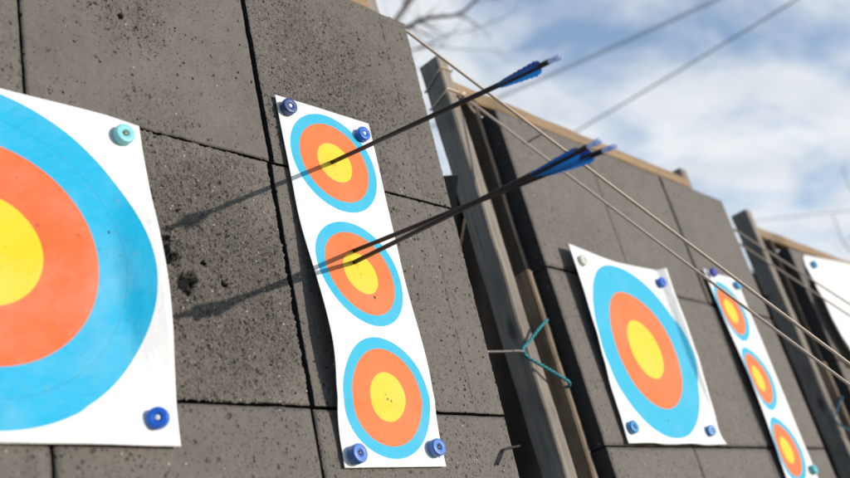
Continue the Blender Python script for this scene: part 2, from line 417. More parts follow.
# ------------------------------------------------------------------ archery butts
def ground_z(T, x, y):
    """local z of the ground under local (x, y)"""
    a = (T @ Vector((x, y, 0))).z; b = (T @ Vector((x, y, 1))).z - a
    return -a / b
def leg_bm(p, q, w, d):
    """board from p to q: width w along X, depth d across"""
    p, q = Vector(p), Vector(q); t = (q - p).normalized(); ex = Vector((1, 0, 0)); ex = (ex - t * ex.dot(t)).normalized(); ey = t.cross(ex)
    bm = bmesh.new(); vs = []
    for c in (p, q):
        for sx, sy in ((-1, -1), (1, -1), (1, 1), (-1, 1)):
            vs.append(bm.verts.new(c + ex * sx * w / 2 + ey * sy * d / 2))
    for f in ((0, 1, 2, 3), (7, 6, 5, 4), (0, 4, 5, 1), (1, 5, 6, 2), (2, 6, 7, 3), (3, 7, 4, 0)): bm.faces.new([vs[i] for i in f])
    bmesh.ops.bevel(bm, geom=list(bm.edges), offset=.003, segments=1, affect='EDGES')
    return bm
def butt(T, label, cols, rows, blockfn, ax, cx, stud, top, beam_z, group='archery target stands'):
    bx = (ax + cx) / 2; bz = ground_z(T, bx, .1)
    base = Vector((bx, .1, bz))
    r = thing('archery_stand', label, 'target stand', T @ Matrix.Translation(base), group)
    def part(name, bm, mat, smooth=False, me=None):
        o = link(name, me or finish(bm, name, smooth), r, mat); o.location = -base; return o
    for k, b in enumerate(blockfn()):
        part('foam_block', None, b[1], me=b[0]); b[0].materials.append(f_side_shade)
    gz = ground_z(T, ax, .09) - .03
    part('post', rough_post(ax, ax + .043, .057, .121, gz, top, seed=1), w_grey)
    part('post', rough_post(cx, cx + .045, .072, .135, gz, top - .012, seed=5), w_grey)
    if stud is not None:
        part('stud', rough_post(stud + .008, stud + .029, .040, .135, gz, .20, seed=9), w_sunlit)  # lower length: sunlight put into the timber colour
        part('stud', rough_post(stud + .009, stud + .027, .043, .135, .2005, .695, seed=12), w_dark)  # upper length: same stud, coloured darker as if shaded
    part('top_beam', rough_post(ax + .0435, cx - .001, .062, .107, beam_z, beam_z + .042, axis=0, seed=3, amp=.0020), w_beam)
    part('added_backing', box_bm(cols[0] + .02, cols[-1] - .02, .0565, .0705, rows[-1] + .01, rows[0] - .02, .001), w_ply)  # board added behind the blocks so the seams stay dark
    for x in (ax + .0215, cx + .0225):
        p = Vector((x, .135, .46)); g = ground_z(T, x, .9)
        part('rear_leg', leg_bm((x, .142, .50), (x, .80, g + .0), .044, .10), w_dark)
    part('bottom_rail', rough_post(cols[0], cols[-1], .002, .055, rows[-1] - .05, rows[-1] - .004, axis=0, seed=4), w_grey)
    return r

def blocks1():
    o = []; th = .054; rows = (.650, .192, -.238, -.668)
    # (x0, x1, row, step, material, dy)
    spec = [
        (-1.005, -.5755, 0, .009, f_low, 0), (-.571, -.1475, 0, .0026, f_up, .001), (-.1355, .2315, 0, .0026, f_pit, .004), (.2315, .311, 0, .0026, f_pit, .0042),
        (-1.005, -.576, 1, .009, f_low, 0), (-.571, -.1545, 1, .0022, f_worn, 0), (-.1425, .2315, 1, .0026, f_pit2, .004), (.2315, .311, 1, .0026, f_pit2, .0042),
        (-1.005, -.574, 2, .009, f_low, .001), (-.570, -.1550, 2, .005, f_low, .0), (-.1475, .311, 2, .005, f_low, .003)]
    for k, (x0, x1, r, st, m, dy) in enumerate(spec):
        o.append((foam_mesh(x0, x1, rows[r + 1] + .0024, rows[r] - .0024, th - dy, st, 'foam_block', k * 3.3, dy, .0006 if x1 == .2315 or x0 == .2315 else .003), m))
    return o
def blocks2():
    o = []; th = .054; rows = (.645, .194, -.252, -.69); xs = (-.323, .092, .531, .976)
    k = 0
    for r in range(3):
        for c in range(3):
            k += 1
            g = .0026 if c else .0
            dy = (.0, .003, .001, .002, .0, .003, .001, .002, .004)[k - 1]
            o.append((foam_mesh(xs[c] + g + (.004 if r else 0) * (c == 0), xs[c + 1] - .0018, rows[r + 1] + .0022, rows[r] - .0022, th - dy, .010, 'foam_block', 40 + k * 2.7, dy), f_far))
    return o
stand1 = butt(T1, 'nearest grey foam stand, with the largest bullseye and the arrows', (-1.005, .311), (.65, -.668), blocks1, -1.11, .277, None, .812, .712)
stand2 = butt(T2, 'middle grey foam stand, a square bullseye on it and teal rope on its post', (-.323, .976), (.645, -.69), blocks2, -.425, .908, -.354, .815, .712)
def copy_tree(o, parent=None):
    c = o.copy(); COL.objects.link(c); c.parent = parent
    for ch in o.children: copy_tree(ch, c)
    return c
stand3 = copy_tree(stand2)
stand3['label'] = 'farthest foam stand, carrying a blank white sheet under its wooden top beam'
set_mat(stand3, T3 @ Matrix.Translation(T2.inverted() @ stand2.matrix_basis.translation))

# ------------------------------------------------------------------ paper target faces
def sheet(name, T, cx, cz, w, h, mat, fn, nu=60, nv=80):
    """fn(u, v) -> (x, lift, z) in wall frame; u in [-w/2,w/2], v likewise"""
    bm = bmesh.new(); uvl = bm.loops.layers.uv.new('sheet'); G = []
    for j in range(nv + 1):
        G.append([])
        for i in range(nu + 1):
            u = -w / 2 + w * i / nu; v = -h / 2 + h * j / nv
            x, l, z = fn(u, v); G[-1].append((bm.verts.new((x, -l, z)), u, v))
    for j in range(nv):
        for i in range(nu):
            q = (G[j][i], G[j][i + 1], G[j + 1][i + 1], G[j + 1][i])
            f = bm.faces.new([a[0] for a in q]); f.smooth = True
            for lp, a in zip(f.loops, q): lp[uvl].uv = (a[1], a[2])
    me = bpy.data.meshes.new(name); bm.to_mesh(me); bm.free()
    o = link(name, me, None, mat, T @ Matrix.Translation((cx, 0, cz)))
    sol = o.modifiers.new('thickness', 'SOLIDIFY'); sol.thickness = .0004; sol.offset = -1
    return o
BLUE, RED, YEL = (.003, .41, .67), (.76, .135, .030), (.84, .58, .008)
B2, R2c, Y2 = (.035, .45, .67), (.78, .185, .050), (.84, .60, .035)

# large face
def big_fn(u, v):
    c = .205 - .02 * math.cos(v * 7)
    l = .0042 + .0022 * noise.noise(Vector((u * 7, v * 6, 1.3))) + .001 * noise.noise(Vector((u * 22, v * 20, 4)))
    x = u
    k = u - c
    if k > -.02:
        e = max(0, min(1, (k + .02) / .04)); sl = .42 * e * math.exp(-((v + .03) / .17) ** 2)
        l += sl * max(0, k + .005); x = u - .05 * max(0, k) * e
    b = max(0, (-v - .20) / .045); l += .007 * b * b * (.6 + .4 * math.cos(u * 20 + 3.5))       # bottom edge lifting
    t = max(0, (v - .2) / .045); l += .006 * t * t * (1 if u < .19 else max(0, (.245 - u) / .055))
    z = v - .004 * (u / .24) * (v < -.2)
    return x, max(l, .0015), z
holes = tuple((a, b, c * .9, d * .62) for a, b, c, d in ((.075, .048, .005, .55), (.13, .043, .004, .45), (.16, .026, .0035, .4), (.19, .02, .004, .35), (.03, .01, .002, .6), (.02, -.02, .006, .2), (.05, .115, .003, .5), (.06, .105, .002, .5), (.10, .01, .002, .5), (-.04, .05, .003, .6), (-.1, -.03, .003, .6), (.12, -.13, .002, .4), (-.03, -.05, .003, .5)))
big = sheet('paper_target', T1, -.647, -.055, .498, .492,
            paper_mat('print_large_face', ((0, .004, .0785, .157, .236, (.197,)),), BLUE, RED, YEL, holes, smudge=.30), big_fn)
tag(big, 'largest paper target face, one big bullseye with no arrows in it', 'paper target', 'paper targets')

# three spot face with the arrows
LT = [(-.335, .001), (-.305, .002), (-.13, .027), (.12, .003), (.335, .001)]
RT = [(-.335, .002), (-.30, .002), (-.16, .012), (.04, .003), (.335, .002)]
def tri_fn(u, v):
    l = .0022 + .001 * noise.noise(Vector((u * 12, v * 9, 2.2)))
    k = max(0, min(1, .5 - u / .225)); k = .7 * k + .3 * k * k
    l += lerp_tab(LT, v) * k + lerp_tab(RT, v) * (1 - k)
    l += .0016 * math.exp(-((v + .225 - u * .03) / .014) ** 2)                     # old fold
    for (a, b) in ((-.0058, .2213), (.0006, .0453), (-.0078, .0212)):        # paper dimpled and puckered where a shaft goes in
        d = math.hypot(u - a, (v - b) * .9)
        l += .0022 * math.exp(-((d - .0095) / .0035) ** 2) * (.6 + .4 * math.sin(5 * math.atan2(v - b, u - a))) - .0015 * math.exp(-(d / .006) ** 2)
    return u, max(l, .001), v
th = ((-.0058, .2213, .0022, .9), (-.011, .205, .0012, .7), (-.004, .196, .0014, .6), (.0006, .0453, .003, .9), (-.0078, .0212, .003, .9),
      (.018, -.044, .0042, .95), (.0, -.002, .0018, .7), (-.002, -.225, .0028, .9), (.006, -.228, .0024, .85), (-.006, -.218, .0018, .8), (-.006, -.213, .0012, .8), (-.085, .03, .0012, .6), (.03, -.16, .002, .4), (.045, .17, .001, .4))
tri = sheet('paper_target', T1, 0, 0, .225, .668,
            paper_mat('print_three_spot', tuple((0, z, .040, .080, .100, ()) for z in (.221, 0, -.221)), B2, R2c, Y2, th, smudge=.18,
                      marks=((.098, -.314, .003, .0012, (.12, .25, .6)), (.101, -.318, .002, .0012, (.12, .25, .6)))), tri_fn, 100, 300)
tag(tri, 'narrow upright paper strip of three bullseyes with blue fletched arrows stuck in it', 'paper target', 'paper targets')

# square face on the middle stand, right edge folded forward
FL = [(-.25, .004), (-.18, .007), (-.12, .008), (-.05, .014), (.025, .019), (.13, .023), (.25, .024)]
FR = [(-.25, .001), (-.15, .003), (-.08, .004), (0, .006), (.09, .009), (.17, .009), (.25, .011)]
def far_fn(u, v):
    l = .003 + lerp_tab(FL, v) * max(0, (-u + .02) / .268) ** 1.3 + lerp_tab(FR, v) * max(0, u / .248) ** 1.5
    l += .0012 * noise.noise(Vector((u * 9, v * 9, 7)))
    c = .208 + .035 * max(0, min(1, (-v - .02) / .2)); x = u; k = u - c
    if k > 0 and v > -.23:
        f = min(1, (v + .23) / .05)
        e = min(1, k / .012); x = u - .30 * k * e * f; l += .52 * k * e * f
    b = max(0, (-v - .21) / .04); l += .004 * b * b * (1 + math.sin(u * 30))
    x += .012 * (v / .25) * 0
    return x - .02 * 0, max(l, .0015), v
fh = ((-.01, -.19, .0032, .9), (.055, .03, .003, .6), (.085, .0, .003, .5), (-.05, .205, .004, .8), (.03, .06, .0025, .5), (.005, -.11, .0025, .4), (.04, -.05, .002, .4))
far = sheet('paper_target', T2, .010, .003, .492, .504,
            paper_mat('print_square_face', ((0, 0, .080, .160, .236, ()),), B2, R2c, Y2, fh, smudge=.15), far_fn)
tag(far, 'square paper bullseye face on the middle stand, its right edge curled and shaded', 'paper target', 'paper targets')

def fart_fn(u, v):
    l = .003 + .018 * max(0, (-u + .02) / .13) ** 1.5 * (.4 + .6 * math.exp(-((v + .05) / .2) ** 2)) + .008 * max(0, u / .11) ** 2
    l += .001 * noise.noise(Vector((u * 12, v * 9, 9)))
    return u, max(l, .001), v
fart = sheet('paper_target', T2, .665, -.022, .228, .664,
             paper_mat('print_three_spot_far', tuple((-.015, z - .018, .040, .080, .100, ()) for z in (.221, 0, -.221)), B2, R2c, Y2, ((-.01, .2, .002, .6), (-.01, -.23, .002, .6)), smudge=.12), fart_fn, 30, 90)
tag(fart, 'narrow three bullseye paper strip without arrows, beside the square face on the middle stand', 'paper target', 'paper targets')

LE = [(-.25, -.19), (-.05, -.245), (.0, -.265), (.06, -.295), (.12, -.31), (.17, -.31), (.22, -.29), (.31, -.255), (.36, -.240), (.385, -.225)]
def blank_fn(u, v):
    a = (u + .35) / .7; z = v
    x = lerp_tab(LE, z + .235) + a * .70
    top = .60 + .045 * min(1, a * 2.2) - .02 * max(0, .06 - a) / .06
    zz = z + .235 - (.385 - min(.385, top - .235)) * ((z + .30) / .45)
    l = .004 + .02 * max(0, .25 - a) ** 1.2 * max(0, min(1, (.52 - (z + .235)) / .3)) + .002 * noise.noise(Vector((u * 6, v * 6, 3)))
    return x, max(l, .002), z + .235 + .235
blank = sheet('paper_sheet', T3, 0, 0, .7, .46, paper_mat('plain_paper', (), BLUE, RED, YEL, (), smudge=.08, white=(.84, .84, .83)), lambda u, v: (lerp_tab(LE, v + .17) + (u + .35), .004 + .035 * max(0, .10 - (u + .35)) * max(0, min(1, (.2 - v) / .2)) / .1 + .002 * noise.noise(Vector((u * 6, v * 6, 3))), v + .395 + .045 * min(1, (u + .35) * 1.8) * max(0, v / .23) - .014 * max(0, .03 - (u + .35)) / .03 * max(0, v / .23)), 50, 40)
tag(blank, 'blank white paper sheet pinned on the farthest stand', 'paper sheet')

# ------------------------------------------------------------------ target pins
def srgb(r, g, b): return tuple(((c / 255 + .055) / 1.055) ** 2.4 if c > 10 else c / 3294.6 for c in (r, g, b))
HEAD = [(.0035, .001), (.0125, .0005), (.0146, -.0004), (.0152, -.002), (.0150, -.0042), (.0146, -.0058), (.0150, -.0072), (.0151, -.0105), (.0148, -.0122), (.0142, -.0132), (.0132, -.0137), (.0066, -.0138), (.0058, -.0133), (.0050, -.0106), (.003, -.0104)]
CORE = [(.0005, -.0090), (.0040, -.0092), (.0042, -.0122), (.0034, -.0132), (.0008, -.0135)]
def pin(T, x, z, lift, col, core, label, tilt=(0, 0), grp='plastic pins holding the paper', sc=1.):
    mw = T @ Matrix.Translation((x, -lift, z)) @ Euler((tilt[0], 0, tilt[1])).to_matrix().to_4x4()
    r = thing('target_pin', label, 'pin', mw, grp)
    bm = bmesh.new(); lathe(bm, [(a * sc * .94, h * sc * .94) for a, h in HEAD], 36); o = link('head', finish(bm, 'head', True), r, plastic('pin_plastic', col))
    bm = bmesh.new(); lathe(bm, [(a * sc * .9, h * sc * .94) for a, h in CORE], 20); link('core', finish(bm, 'core', True), r, plastic('pin_core', core, .3))
    bm = bmesh.new(); tube(bm, [(0, -.009, 0), (0, .03 + lift, 0), (0, .045 + lift, 0)], [.0018, .0018, .0003], 8); link('spike', finish(bm, 'spike'), r, STEEL)
STEEL = metal_mat('pin_steel', (.45, .44, .42))
pin(T1, -.433, .163, .006, srgb(125, 200, 205), srgb(110, 105, 85), 'pale turquoise pin at the top right corner of the largest face', (.03, -.04), sc=1.08)
pin(T1, -.428, -.268, .010, srgb(15, 95, 205), srgb(225, 228, 235), 'royal blue pin with a white middle, at the bottom corner of the largest face', (.1, -.75))
pin(T1, -.094, .308, .006, srgb(48, 72, 125), srgb(205, 210, 220), 'dark navy pin at the top left corner of the strip with arrows', (.05, -.06), sc=1.05)
pin(T1, .081, .297, .006, srgb(30, 100, 190), srgb(220, 225, 235), 'bright blue pin at the top right of the strip with arrows, under an arrow shaft', (.02, -.05))
pin(T1, -.092, -.316, .008, srgb(75, 120, 195), srgb(60, 60, 85), 'periwinkle blue pin at the bottom left corner of the strip with arrows', (.0, .05), sc=1.08)
pin(T1, .090, -.305, .006, srgb(72, 118, 190), srgb(45, 45, 70), 'periwinkle blue pin at the bottom right corner of the strip with arrows', (.0, .0), sc=1.05)
pin(T2, -.198, .212, .022, srgb(196, 196, 186), srgb(215, 215, 208), 'off white pin at the top left corner of the square face', (.0, -.1))
pin(T2, .214, .212, .014, srgb(15, 100, 200), srgb(30, 110, 190), 'bright blue pin on the crease at the top of the square face curled edge', (.0, -.15))
pin(T2, -.206, -.213, .008, srgb(40, 135, 190), srgb(40, 90, 130), 'teal blue pin at the bottom left corner of the square face', (.0, -.1), sc=1.08)
pin(T2, .194, -.213, .006, srgb(25, 120, 185), srgb(150, 190, 215), 'teal blue pin at the bottom right corner of the square face', (.05, -.35))
pin(T2, .584, .294, .018, srgb(45, 60, 160), srgb(120, 110, 190), 'violet blue pin at the top left of the strip without arrows', (.0, -.1))
pin(T2, .757, .278, .010, srgb(60, 150, 195), srgb(90, 170, 200), 'turquoise blue pin at the top right of the strip without arrows', (.0, -.1))
pin(T2, .760, -.325, .010, srgb(80, 180, 190), srgb(120, 190, 200), 'pale teal pin at the bottom of the strip without arrows', (.0, .0))
pin(T3, -.165, .585, .008, srgb(60, 130, 180), srgb(70, 140, 185), 'steel blue pin holding the blank white sheet', (.0, -.1), sc=1.1)

# ------------------------------------------------------------------ arrows
CARB = carbon_mat()
V_BLUE = vane_mat('vane_blue', (.015, .33, .86), (.03, .55, 1.0), .5)
V_SHADE = vane_mat('vane_shaded', (.015, .09, .38), (.03, .20, .7), .4)  # upper vane: its shade is put into the navy colour
NOCK = vane_mat('nock_clear_blue', (.55, .62, .82), (.7, .78, 1.0), .6)
def vane_mesh(L0=.470, L1=.559, h=.0094, t=.0006):
    """serrated swept vane standing along +X from the shaft, along +Z"""
    bm = bmesh.new(); n = 56; a = []; b = []
    for i in range(n + 1):
        s = i / n
        if s < .8: e = (s / .8) ** .75 * (1 - .10 * s)
        else: e = .92 * max(.0, 1 - ((s - .8) / .2) ** 2.2)
        saw = ((s * 9.0) % 1.0)
        e = e * (1 - (.26 * saw if .2 < s < .93 else 0))
        z = L0 + (L1 - L0) * s + .002 * e
        x0 = .0036; x1 = x0 + .0008 + h * e
        a.append([bm.verts.new((x0, t * sgn, L0 + (L1 - L0) * s)) for sgn in (-1, 1)])
        b.append([bm.verts.new((x1, t * .5 * sgn, z)) for sgn in (-1, 1)])
    for i in range(n):
        bm.faces.new((a[i][0], a[i + 1][0], b[i + 1][0], b[i][0]))
        bm.faces.new((a[i][1], b[i][1], b[i + 1][1], a[i + 1][1]))
        bm.faces.new((b[i][0], b[i + 1][0], b[i + 1][1], b[i][1]))
        bm.faces.new((a[i][0], a[i][1], a[i + 1][1], a[i + 1][0]))
    bm.faces.new((a[0][0], b[0][0], b[0][1], a[0][1])); bm.faces.new((a[n][0], a[n][1], b[n][1], b[n][0]))
    return finish(bm, 'vane')
def zl(bm, prof, n=20):
    rings = [[bm.verts.new((r * math.cos(2 * PI * k / n), r * math.sin(2 * PI * k / n), z)) for k in range(n)] for r, z in prof]
    for i in range(len(prof) - 1):
        for k in range(n):
            f = bm.faces.new((rings[i][k], rings[i][(k + 1) % n], rings[i + 1][(k + 1) % n], rings[i + 1][k])); f.smooth = True
    bm.faces.new(rings[0]); bm.faces.new(rings[-1])
def nock_bm():
    bm = bmesh.new(); zl(bm, [(.0032, .575), (.0037, .5785), (.0037, .582), (.0034, .588), (.0030, .590)])
    for s in (-1, 1):                                    # the two prongs of the throat
        box_bm(-.0029, .0029, s * .0025 - .0009, s * .0025 + .0009, .589, .6005, .0006, bm)
    return bm
def make_arrow():
    r = thing('arrow', '', 'arrow', Matrix(), 'arrows stuck in the three spot strip')
    bm = bmesh.new(); zl(bm, [(.0039, -.045), (.0039, .0), (.0039, .577), (.0037, .5785)], 24); link('shaft', finish(bm, 'shaft'), r, CARB)
    me = bpy.data.objects['shaft'].data
    bm = bmesh.new(); zl(bm, [(.0004, -.068), (.0018, -.06), (.0038, -.0455)], 16); link('point', finish(bm, 'point'), r, STEEL)
    vm = vane_mesh()
    for k, mt in enumerate((V_SHADE, V_BLUE, V_BLUE)):
        o = link('vane', vm if k == 0 else vm.copy(), r); o.data.materials.clear(); o.data.materials.append(mt)
        o.rotation_euler = (0, 0, k * 2 * PI / 3)
        o['label'] = 'navy vane coloured darker for shade' if k == 0 else 'bright blue vane'
    link('nock', finish(nock_bm(), 'nock'), r, NOCK)
    return r
def place_arrow(r, tip, nock, roll):
    d = (Vector(nock) - Vector(tip)).normalized()
    set_mat(r, T1 @ Matrix.Translation(tip) @ d.to_track_quat('Z', 'Y').to_matrix().to_4x4() @ Matrix.Rotation(roll, 4, 'Z'))
A = [((-.0058, -.003, .2213), (-.1247, -.563, .0514), math.radians(75), 'single dark arrow stuck in the top spot, blue vanes against the sky'),
     ((.0006, -.003, .0453), (-.0877, -.5788, -.0860), math.radians(95), 'one of two crossing arrows in the middle spot, entering at the yellow rim'),
     ((-.0078, -.003, .0212), (-.1233, -.5787, -.0874), math.radians(60), 'one of two crossing arrows in the middle spot, entering inside the yellow')]
ar = make_arrow()
for k, (t, n, roll, lab) in enumerate(A):
    o = ar if k == 0 else copy_tree(ar)
    place_arrow(o, t, n, roll); o['label'] = lab

# ------------------------------------------------------------------ ropes, ties, hooks, nails
ROPE = rope_mat('sisal_rope', (.88, .68, .52), (.58, .42, .32))
ROPE2 = rope_mat('grey_sisal_rope', (.60, .48, .39), (.34, .26, .2))
TEAL = rope_mat('teal_rope', (.03, .26, .30), (.01, .06, .09), turns=95.)
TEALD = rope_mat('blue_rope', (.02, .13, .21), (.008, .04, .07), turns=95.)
CORD = rope_mat('pale_cord', (.62, .50, .36), (.34, .26, .18), turns=300.)
def T1p(p): return T1 @ Vector(p)
def cam_ray(px, py, t):
    """point t metres from the lens along the direction measured for that spot (frame of the first butt)"""
    Rr = ((.688, .149, .710), (-.693, .424, .583), (-.214, -.893, .395))
    x, y = (px - 425) / 1031, (py - 239) / 1031
    d = Vector([Rr[i][0] * x + Rr[i][1] * y + Rr[i][2] for i in range(3)]).normalized()
    return T1 @ (C1 + t * d)
def guy(name, a, b, label, mat, r=.0032, sag=.006, grp='tan guy ropes'):
    a, b = Vector(a), Vector(b)
    d = (b - a); k = (a.z + .02) / (a.z - b.z); e = a + d * k               # on to the ground
    pts = [a.lerp(e, i / 60) - Vector((0, 0, sag * 4 * (i / 60) * (1 - i / 60))) for i in range(61)]
    o = link(name, tube_mesh(name, [p - a for p in pts], r, 8), None, mat); o.location = a
    return tag(o, label, 'rope', grp)
p0 = T1p((.349, .03, .656)); q0 = cam_ray(850, 361, 2.0)
guy('guy_rope', p0 + (p0 - q0) * .055, q0, 'upper of the two tan ropes slanting down across the middle stand', ROPE)
p1 = T2 @ Vector((-.376, .050, .70)); q1 = cam_ray(850, 382, 2.12)
guy('guy_rope', p1, q1, 'lower of the two tan ropes across the middle stand, knotted to its post', ROPE)
p2 = T2 @ Vector((1.033, .035, .50)); p2 = cam_ray(734, 229, (p2 - T1 @ C1).length); q2 = cam_ray(850, 303, 3.75)
guy('guy_rope', p2 + (p2 - q2) * .04, q2, 'greyish rope crossing the far post just below its top', ROPE2)
p3 = T2 @ Vector((1.033, .035, .42)); p3 = cam_ray(742, 245, (p3 - T1 @ C1).length); q3 = cam_ray(850, 314.5, 3.7)
guy('guy_rope', p3 + (p3 - q3) * .04, q3, 'tan rope coming round the edge of the middle stand toward the blank sheet', ROPE2)

def wrap_pts(x0, x1, y0, y1, zf, zb, o=.0028, n=6):
    """loop round a post: front at height zf, back at zb"""
    c = [(x1 + o, y1 + o, zb), (x1 + o, y0, zf + .004), (x1 - .002, y0 - o, zf + .002), (x0 + .002, y0 - o, zf), (x0 - o, y0 + .004, zf - .004), (x0 - o, y1 - .004, zb - .006), (x0 + .002, y1 + o, zb)]
    return smooth_curve(c, n)
def world_mesh(name, T, pts, r, mat, n=8):
    P = [T @ Vector(p) for p in pts]; c = P[0]
    o = link(name, tube_mesh(name, [p - c for p in P], r, n), None, mat); o.location = c; return o
tag(world_mesh('cord_loop', T2, wrap_pts(-.425, -.382, .057, .121, .775, .745), .0023, CORD), 'pale cord looped round the post top, above the knot, on the middle stand', 'cord', 'cords round the post top')
k = wrap_pts(-.425, -.382, .057, .121, .708, .690)
tag(world_mesh('cord_loop', T2, k, .0024, ROPE), 'rope turn round the same post at the knot, below the pale cord', 'cord', 'cords round the post top')
# the knot: a few tight turns at the post edge
kn = []
for i in range(70):
    t = i / 69; a = t * 2 * PI * 3.5
    kn.append((-.378 + .006 * math.cos(a) + .010 * (t - .5), .050 + .006 * math.sin(a) - .002, .700 + .013 * (t - .5)))
tag(world_mesh('rope_knot', T2, kn, .0023, ROPE), 'small tan knot where the lower rope meets the post', 'knot')
# hanging tails of rope in the dark gap under the beam
kn = smooth_curve([(-.372, .062, .705), (-.362, .05, .69), (-.352, .045, .675), (-.343, .052, .69), (-.348, .06, .700), (-.356, .05, .668), (-.350, .045, .65)], 8)
tag(world_mesh('rope_tail', T2, kn, .003, ROPE2), 'frayed rope tail bunched in the dark gap under the top beam', 'rope')

# teal rope loop hauled left by a steel rod, middle stand
def teal(T, mat, label, rodlabel='', V=(-.452, .044, -.018), sc=1):
    rope = smooth_curve([(-.343, .040, .062), (-.354, .028, .060), (-.385, .034, .040), (-.425, .046, .008), (-.453, .050, -.010), (-.456, .048, -.022), (-.446, .046, -.034), (-.41, .036, -.058), (-.38, .028, -.078), (-.352, .024, -.094), (-.340, .034, -.100), (-.338, .045, -.098)], 8)
    o = world_mesh('rope_loop', T, rope, (.0037 if sc == 1 else .0039), mat); tag(o, label, 'rope', 'rope loops round the timber posts')
teal(T2, TEAL, sc=2, label='twisted teal rope loop pulled into a V by a steel rod on the middle stand', rodlabel='')
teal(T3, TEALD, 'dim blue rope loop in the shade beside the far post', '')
rod = smooth_curve([(-.64, .020, -.045), (-.54, .040, -.028), (-.48, .047, -.019), (-.462, .048, -.0185), (-.452, .050, -.014), (-.450, .054, -.018), (-.456, .055, -.023)], 6)
tag(world_mesh('steel_rod', T2, rod, .0031, metal_mat('galvanised', (.33, .32, .31), .5)), 'hooked grey steel rod pulling the teal rope sideways', 'rod')
wire = smooth_curve([(.300, .012, -.296), (.319, .004, -.2965), (.3215, -.003, -.297), (.318, -.0035, -.298), (.300, -.003, -.300), (.282, -.003, -.303), (.272, -.003, -.308), (.258, -.003, -.322), (.248, -.003, -.331)], 6)
tag(world_mesh('bent_wire', T1, wire, .0023, plastic('rusty_wire', (.014, .011, .010), .7)), 'bent dark wire sticking out of the edge of the nearest foam stand', 'wire')
tag(world_mesh('nail', T2, [(-.226, .02, .565), (-.226, -.02, .564), (-.224, -.05, .562)], .0020, metal_mat('nail_steel', (.10, .09, .085), .5)), 'long dark nail standing out of the foam above the square face', 'nail')

# ------------------------------------------------------------------ bare trees and overhead cables
BARK = bark_mat()
def ray_w(px, py, t): return cam_ray(px, py, t)
def branch(bm, p, d, ln, r, depth, rnd):
    n = 7; pts = [p]; rr = [r]
    for i in range(n):
        d = (d + Vector((rnd.gauss(0, .16), rnd.gauss(0, .16), rnd.gauss(.03, .13)))).normalized()
        p = p + d * ln / n; pts.append(p); rr.append(r * (1 - .62 * (i + 1) / n))
    tube(bm, pts, rr, 6 if r > .01 else 4)
    if depth <= 0: return
    for k in range(rnd.choice((3, 4, 4))):
        i = rnd.randint(2, n); a = rnd.uniform(0, 2 * PI)
        dd = (pts[i] - pts[i - 1]).normalized(); s = dd.orthogonal().normalized(); s = Matrix.Rotation(a, 3, dd) @ s
        branch(bm, pts[i], (dd * .75 + s * rnd.uniform(.5, .85)).normalized(), ln * rnd.uniform(.45, .7), rr[i] * .62, depth - 1, rnd)
def bare_tree(name, base, height, seed, limbs, label, r0=.16):
    r = thing(name, label, 'tree', Matrix.Translation(base)); rnd = random.Random(seed)
    bm = bmesh.new(); pts = [Vector((0, 0, -.1))]; rr = [r0 * 1.3]
    for i in range(8):
        pts.append(Vector((rnd.gauss(0, .05), rnd.gauss(0, .05), height * (i + 1) / 8))); rr.append(r0 * (1 - .8 * (i + 1) / 8))
    tube(bm, pts, rr, 12); link('trunk', finish(bm, 'trunk', True), r, BARK)
    bm = bmesh.new()
    for P in limbs:                                             # main limbs with their side twigs
        Q = [Vector(p) - Vector(base) for p in P[0]]; C = smooth_curve(Q, 6); m = len(C)
        R = [P[1] * (1 - .75 * i / (m - 1)) for i in range(m)]; tube(bm, C, R, 8)
        for k in range(P[2]):
            i = rnd.randint(m // 4, m - 2); dd = (C[i + 1] - C[i]).normalized(); s = Matrix.Rotation(rnd.uniform(0, 6.28), 3, dd) @ dd.orthogonal().normalized()
            branch(bm, C[i], (dd * .7 + s * .7).normalized(), P[3] * rnd.uniform(.5, 1), R[i] * .5, 1, rnd)
    for k in range(9):
        i = rnd.randint(4, 8); a = rnd.uniform(0, 6.28)
        if -.2 < math.sin(a - .9) and False: continue
        branch(bm, pts[i], Vector((math.cos(a), math.sin(a), .7)).normalized(), height * .28, rr[i] * .5, 2, rnd)
    link('branches', finish(bm, 'branches', True), r, BARK)
    return r
D = 13.
tb = ray_w(330, 100, D); base = Vector((tb.x, tb.y, 0))
limbs = [([(base.x, base.y, 4.4), ray_w(375, 55, D), ray_w(396, 20, D + .3), ray_w(422, -14, D + .5), ray_w(455, -60, D + .9)], .060, 6, .9),
         ([(base.x, base.y, 4.2), ray_w(380, 50, D - .4), ray_w(410, 26, D - .6), ray_w(428, 18, D - .8), ray_w(458, 14, D - 1), ray_w(476, 0, D - 1.1), ray_w(498, -22, D - 1.2)], .036, 6, .7),
         ([ray_w(455, 15, D - 1), ray_w(463, 17, D - 1), ray_w(480, 26, D - 1.1), ray_w(492, 38, D - 1.2)], .011, 3, .3)]
bare_tree('bare_tree', base, 6.2, 3, limbs, 'bare winter tree reaching over the top of the nearest stand')
tb = ray_w(905, 300, 15.); base = Vector((tb.x, tb.y, 0))
limbs = [([(base.x, base.y, 2.6), ray_w(872, 270, 15.), ray_w(846, 246, 15.), ray_w(838, 228, 15.), ray_w(834, 214, 15)], .012, 2, .3),
         ([(base.x, base.y, 3.0), ray_w(880, 225, 15.2), ray_w(856, 196, 15.2), ray_w(848, 182, 15.2), ray_w(843, 168, 15.2)], .012, 2, .3)]
bare_tree('bare_tree', base, 3.6, 11, limbs, 'slim leafless sapling whose twig tips show above the blank sheet', .05)

